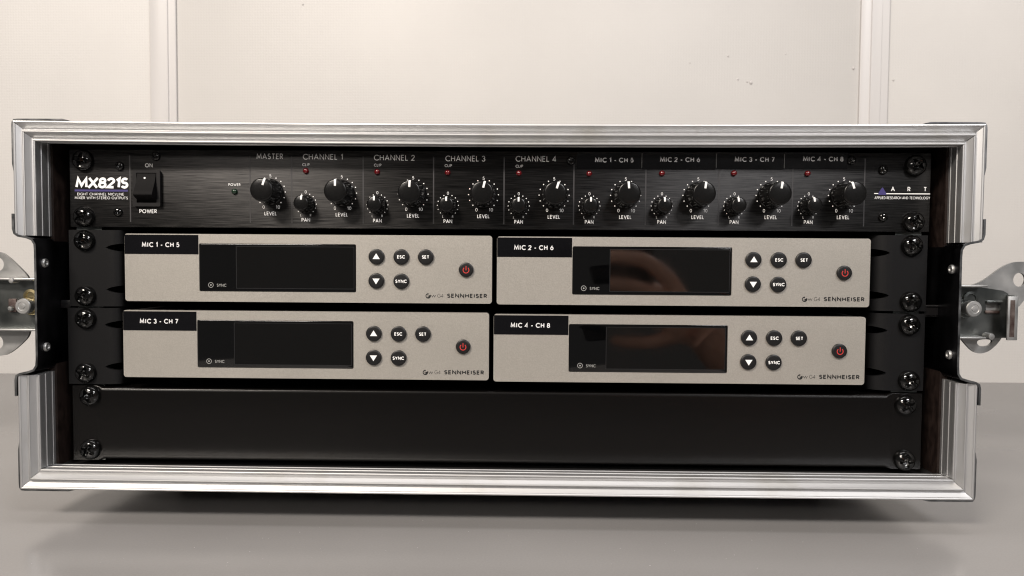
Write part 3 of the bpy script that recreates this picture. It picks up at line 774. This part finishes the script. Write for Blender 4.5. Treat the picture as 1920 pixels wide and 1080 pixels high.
# mounting ears: a bracket at the outer end of each receiver
def ear(parent_i, sx, zt, zb):
    p = recv[parent_i]; ox, oz = rows[parent_i][0], rows[parent_i][1] - 38.8
    # section from outer edge to the receiver: flat, then rolled back
    xs = [(242.3, 3), (242.3, .4), (241.9, 0), (219, 0), (216.5, .25), (214.6, 1.0), (213.2, 2.2), (212.2, 3.8), (211.6, 6), (211.4, 12)]
    if sx > 0: xs = [(241.6, 3), (241.6, .4), (241.2, 0), (222, 0), (219.5, .35), (217, 1.3), (214.8, 2.8), (213, 4.6), (211.6, 7), (211.0, 12)]
    dx = 0 if zt > -60 else (1.4 if sx < 0 else -.2)
    def at_x(xq):      # depth of the section at |x|
        pts = sorted((a_, b_) for a_, b_ in xs[2:])
        for (a1, b1), (a2, b2) in zip(pts, pts[1:]):
            if a1 <= xq <= a2: return b1 + (b2 - b1) * (xq - a1) / max(a2 - a1, 1e-6)
        return 0 if xq > 219 else 12
    bm = bmesh.new(); z0, z1 = zb - oz, zt - oz
    body = []
    N = 34
    xg = [242.2 - (242.2 - 211.5) * (k / N) for k in range(N + 1)] if sx < 0 else [241.5 - (241.5 - 211.1) * (k / N) for k in range(N + 1)]
    # slots: lens-shaped holes where the section rolls back
    zc = [zt - 9.9, zt - 33.8] if zt > -60 else [zt - 9.6, zt - 33.6]
    def half(xq):      # half height of the slot at |x|
        u = (220.6 - xq) / 7.0
        return 0 if u <= 0 else 2.2 * math.sqrt(min(u, 1))
    # strips between slots
    cols = []
    for xq in xg:
        h = half(xq); y = at_x(xq); X = sx * (xq + dx) - ox
        lv = [z1, zc[0] - oz + h, zc[0] - oz - h, zc[1] - oz + h, zc[1] - oz - h, z0]
        cols.append(([bm.verts.new((X, y, z)) for z in lv], h))
    for (c0, h0), (c1, h1) in zip(cols, cols[1:]):
        for k in range(5):
            if k in (1, 3):
                if h1 > 0:
                    if h0 > 0 or h1 > 0: continue
                else: continue
            bm.faces.new((c0[k], c0[k + 1], c1[k + 1], c1[k]))
    o = bm
    bmesh.ops.remove_doubles(bm, verts=bm.verts, dist=1e-4)
    g = bmesh.ops.extrude_face_region(bm, geom=bm.faces[:])
    for v in g['geom']:
        if isinstance(v, bmesh.types.BMVert): v.co.y += 2.2
    e_ = finish(bm, 'mounting_ear', M['ear_black'], p, None, 35)
    bm = bmesh.new(); box(bm, min(sx * 224, sx * 210) - ox, max(sx * 224, sx * 210) - ox, 15, 16, z0 + 1, z1 - 1); finish(bm, 'ear_backing', M['void'], e_)
    return e_, ox, oz
for i, sx, zt, zb, sc in ((0, -1, -45.8, -89.2, ((-232.9, -51.8), (-232.9, -83.2))), (1, 1, -46.0, -88.4, ((232.6, -51.8), (232.8, -83.0))),
                          (2, -1, -90.2, -133.8, ((-233.0, -96.2), (-233.4, -127.2))), (3, 1, -89.8, -133.2, ((232.4, -96.0), (233.0, -127.4)))):
    e_, ox, oz = ear(i, sx, zt, zb)
    for x, z in sc:
        screw(e_, x - ox, z - oz)
# ================================================================ BLANK PANEL
bl = thing('blank_panel', 'plain black blanking panel at the bottom of the rack', 'blank panel', (0, 0, ZT - 178.0))
def bz(z): return z + 178.0
bm = bmesh.new()
# rolled upper and lower edges between the two flat ends
def sec(x, k):
    top, bot = -134.6, -177.9
    a_ = 1.0 * k
    return [(x, 3.2 + 9 * k, bz(top - .9 * a_)), (x, 1.6 * a_ + .4, bz(top - .9 * a_)), (x, .7 * a_ + .15, bz(top - 1.15 * a_ - .1)), (x, .15 * a_, bz(top - 1.9 * a_ - .2)), (x, 0, bz(top - 3.2 * a_ - .3)),
            (x, 0, bz(bot + 3.0 * a_ + .3)), (x, .25 * a_, bz(bot + 1.6 * a_ + .2)), (x, 1.0 * a_ + .2, bz(bot + .6 * a_)), (x, 3.2 + 9 * k, bz(bot + .4 * a_))]
loops(bm, [sec(x, k) for x, k in ((-241.6, 0), (-228, 0), (-226.2, .3), (-224.2, 1), (221.2, 1), (223.2, .3), (225, 0), (241.0, 0))])
finish(bm, 'front_panel', M['blank_black'], bl, None, 50)
for x, z in ((-231.2, -140.4), (-231.4, -171.4), (231.6, -141.2), (231.8, -172.6)): screw(bl, x, bz(z))

# ================================================================ THE PHOTOGRAPHER'S PHONE AND HAND (seen mirrored in the right hand displays)
ph = thing('phone', 'black phone held up before the rack, mirrored in the right displays', 'phone', (84, -430, 84))
bm = bmesh.new(); rplate(bm, -82, 76, 2, 80, 10, 4.5, -3.5, 1.2); finish(bm, 'phone_body', M['phone'], ph)
bm = bmesh.new(); lathe(bm, [(6, -3.6), (6, -5.4), (5.2, -5.6), (.3, -5.6)], 24, (-44, 61)); finish(bm, 'camera_lens', M['glass'], ph)
hand = bpy.data.meshes.new('person_hand')
vs, es, rs = [], [], []
def jn(p, r, prev=None):
    vs.append(Vector((p[0], p[1], ZT + p[2])) * S); rs.append(r * S)
    if prev is not None: es.append((prev, len(vs) - 1))
    return len(vs) - 1
pw_ = jn((222, -416, -150), 24); wr = jn((262, -425, -196), 24, pw_); jn((330, -450, -270), 30, wr)
pm = jn((196, -412, -122), 20, pw_)
for pts in (((176, -408, -84, 10.5), (148, -402, -62, 8.6), (114, -402, -58, 7.8), (88, -408, -64, 6.4)),
            ((170, -406, -104, 10.5), (138, -400, -92, 8.8), (104, -402, -88, 8.0), (76, -410, -90, 6.4)),
            ((172, -408, -126, 10), (142, -402, -124, 8.6), (112, -404, -122, 7.8), (88, -412, -122, 6.4)),
            ((180, -410, -146, 9.5), (154, -406, -152, 7.6), (130, -408, -152, 6.8), (112, -414, -150, 5.6))):
    p_ = pm
    for x, y, z, r in pts: p_ = jn((x, y, z), r, p_)
p_ = pw_
for x, y, z, r in ((206, -434, -128, 13), (180, -446, -104, 10), (158, -450, -92, 8)): p_ = jn((x, y, z), r, p_)
hand.from_pydata([tuple(v) for v in vs], es, [])
ho = bpy.data.objects.new('person_hand', hand); COL.objects.link(ho)
ho.modifiers.new('skin', 'SKIN'); sd = ho.modifiers.new('sub', 'SUBSURF'); sd.levels = sd.render_levels = 2
for v, r in zip(hand.skin_vertices[0].data, rs): v.radius = (r, r)
hand.skin_vertices[0].data[0].use_root = True
hm = bpy.data.meshes.new_from_object(ho.evaluated_get(bpy.context.evaluated_depsgraph_get()))
bpy.data.objects.remove(ho)
hm.materials.clear(); hm.materials.append(M['skin']); hm.shade_smooth()
ho = link('person', hm); tagit(ho, 'bare hand holding the phone, mirrored in the right displays', 'person')
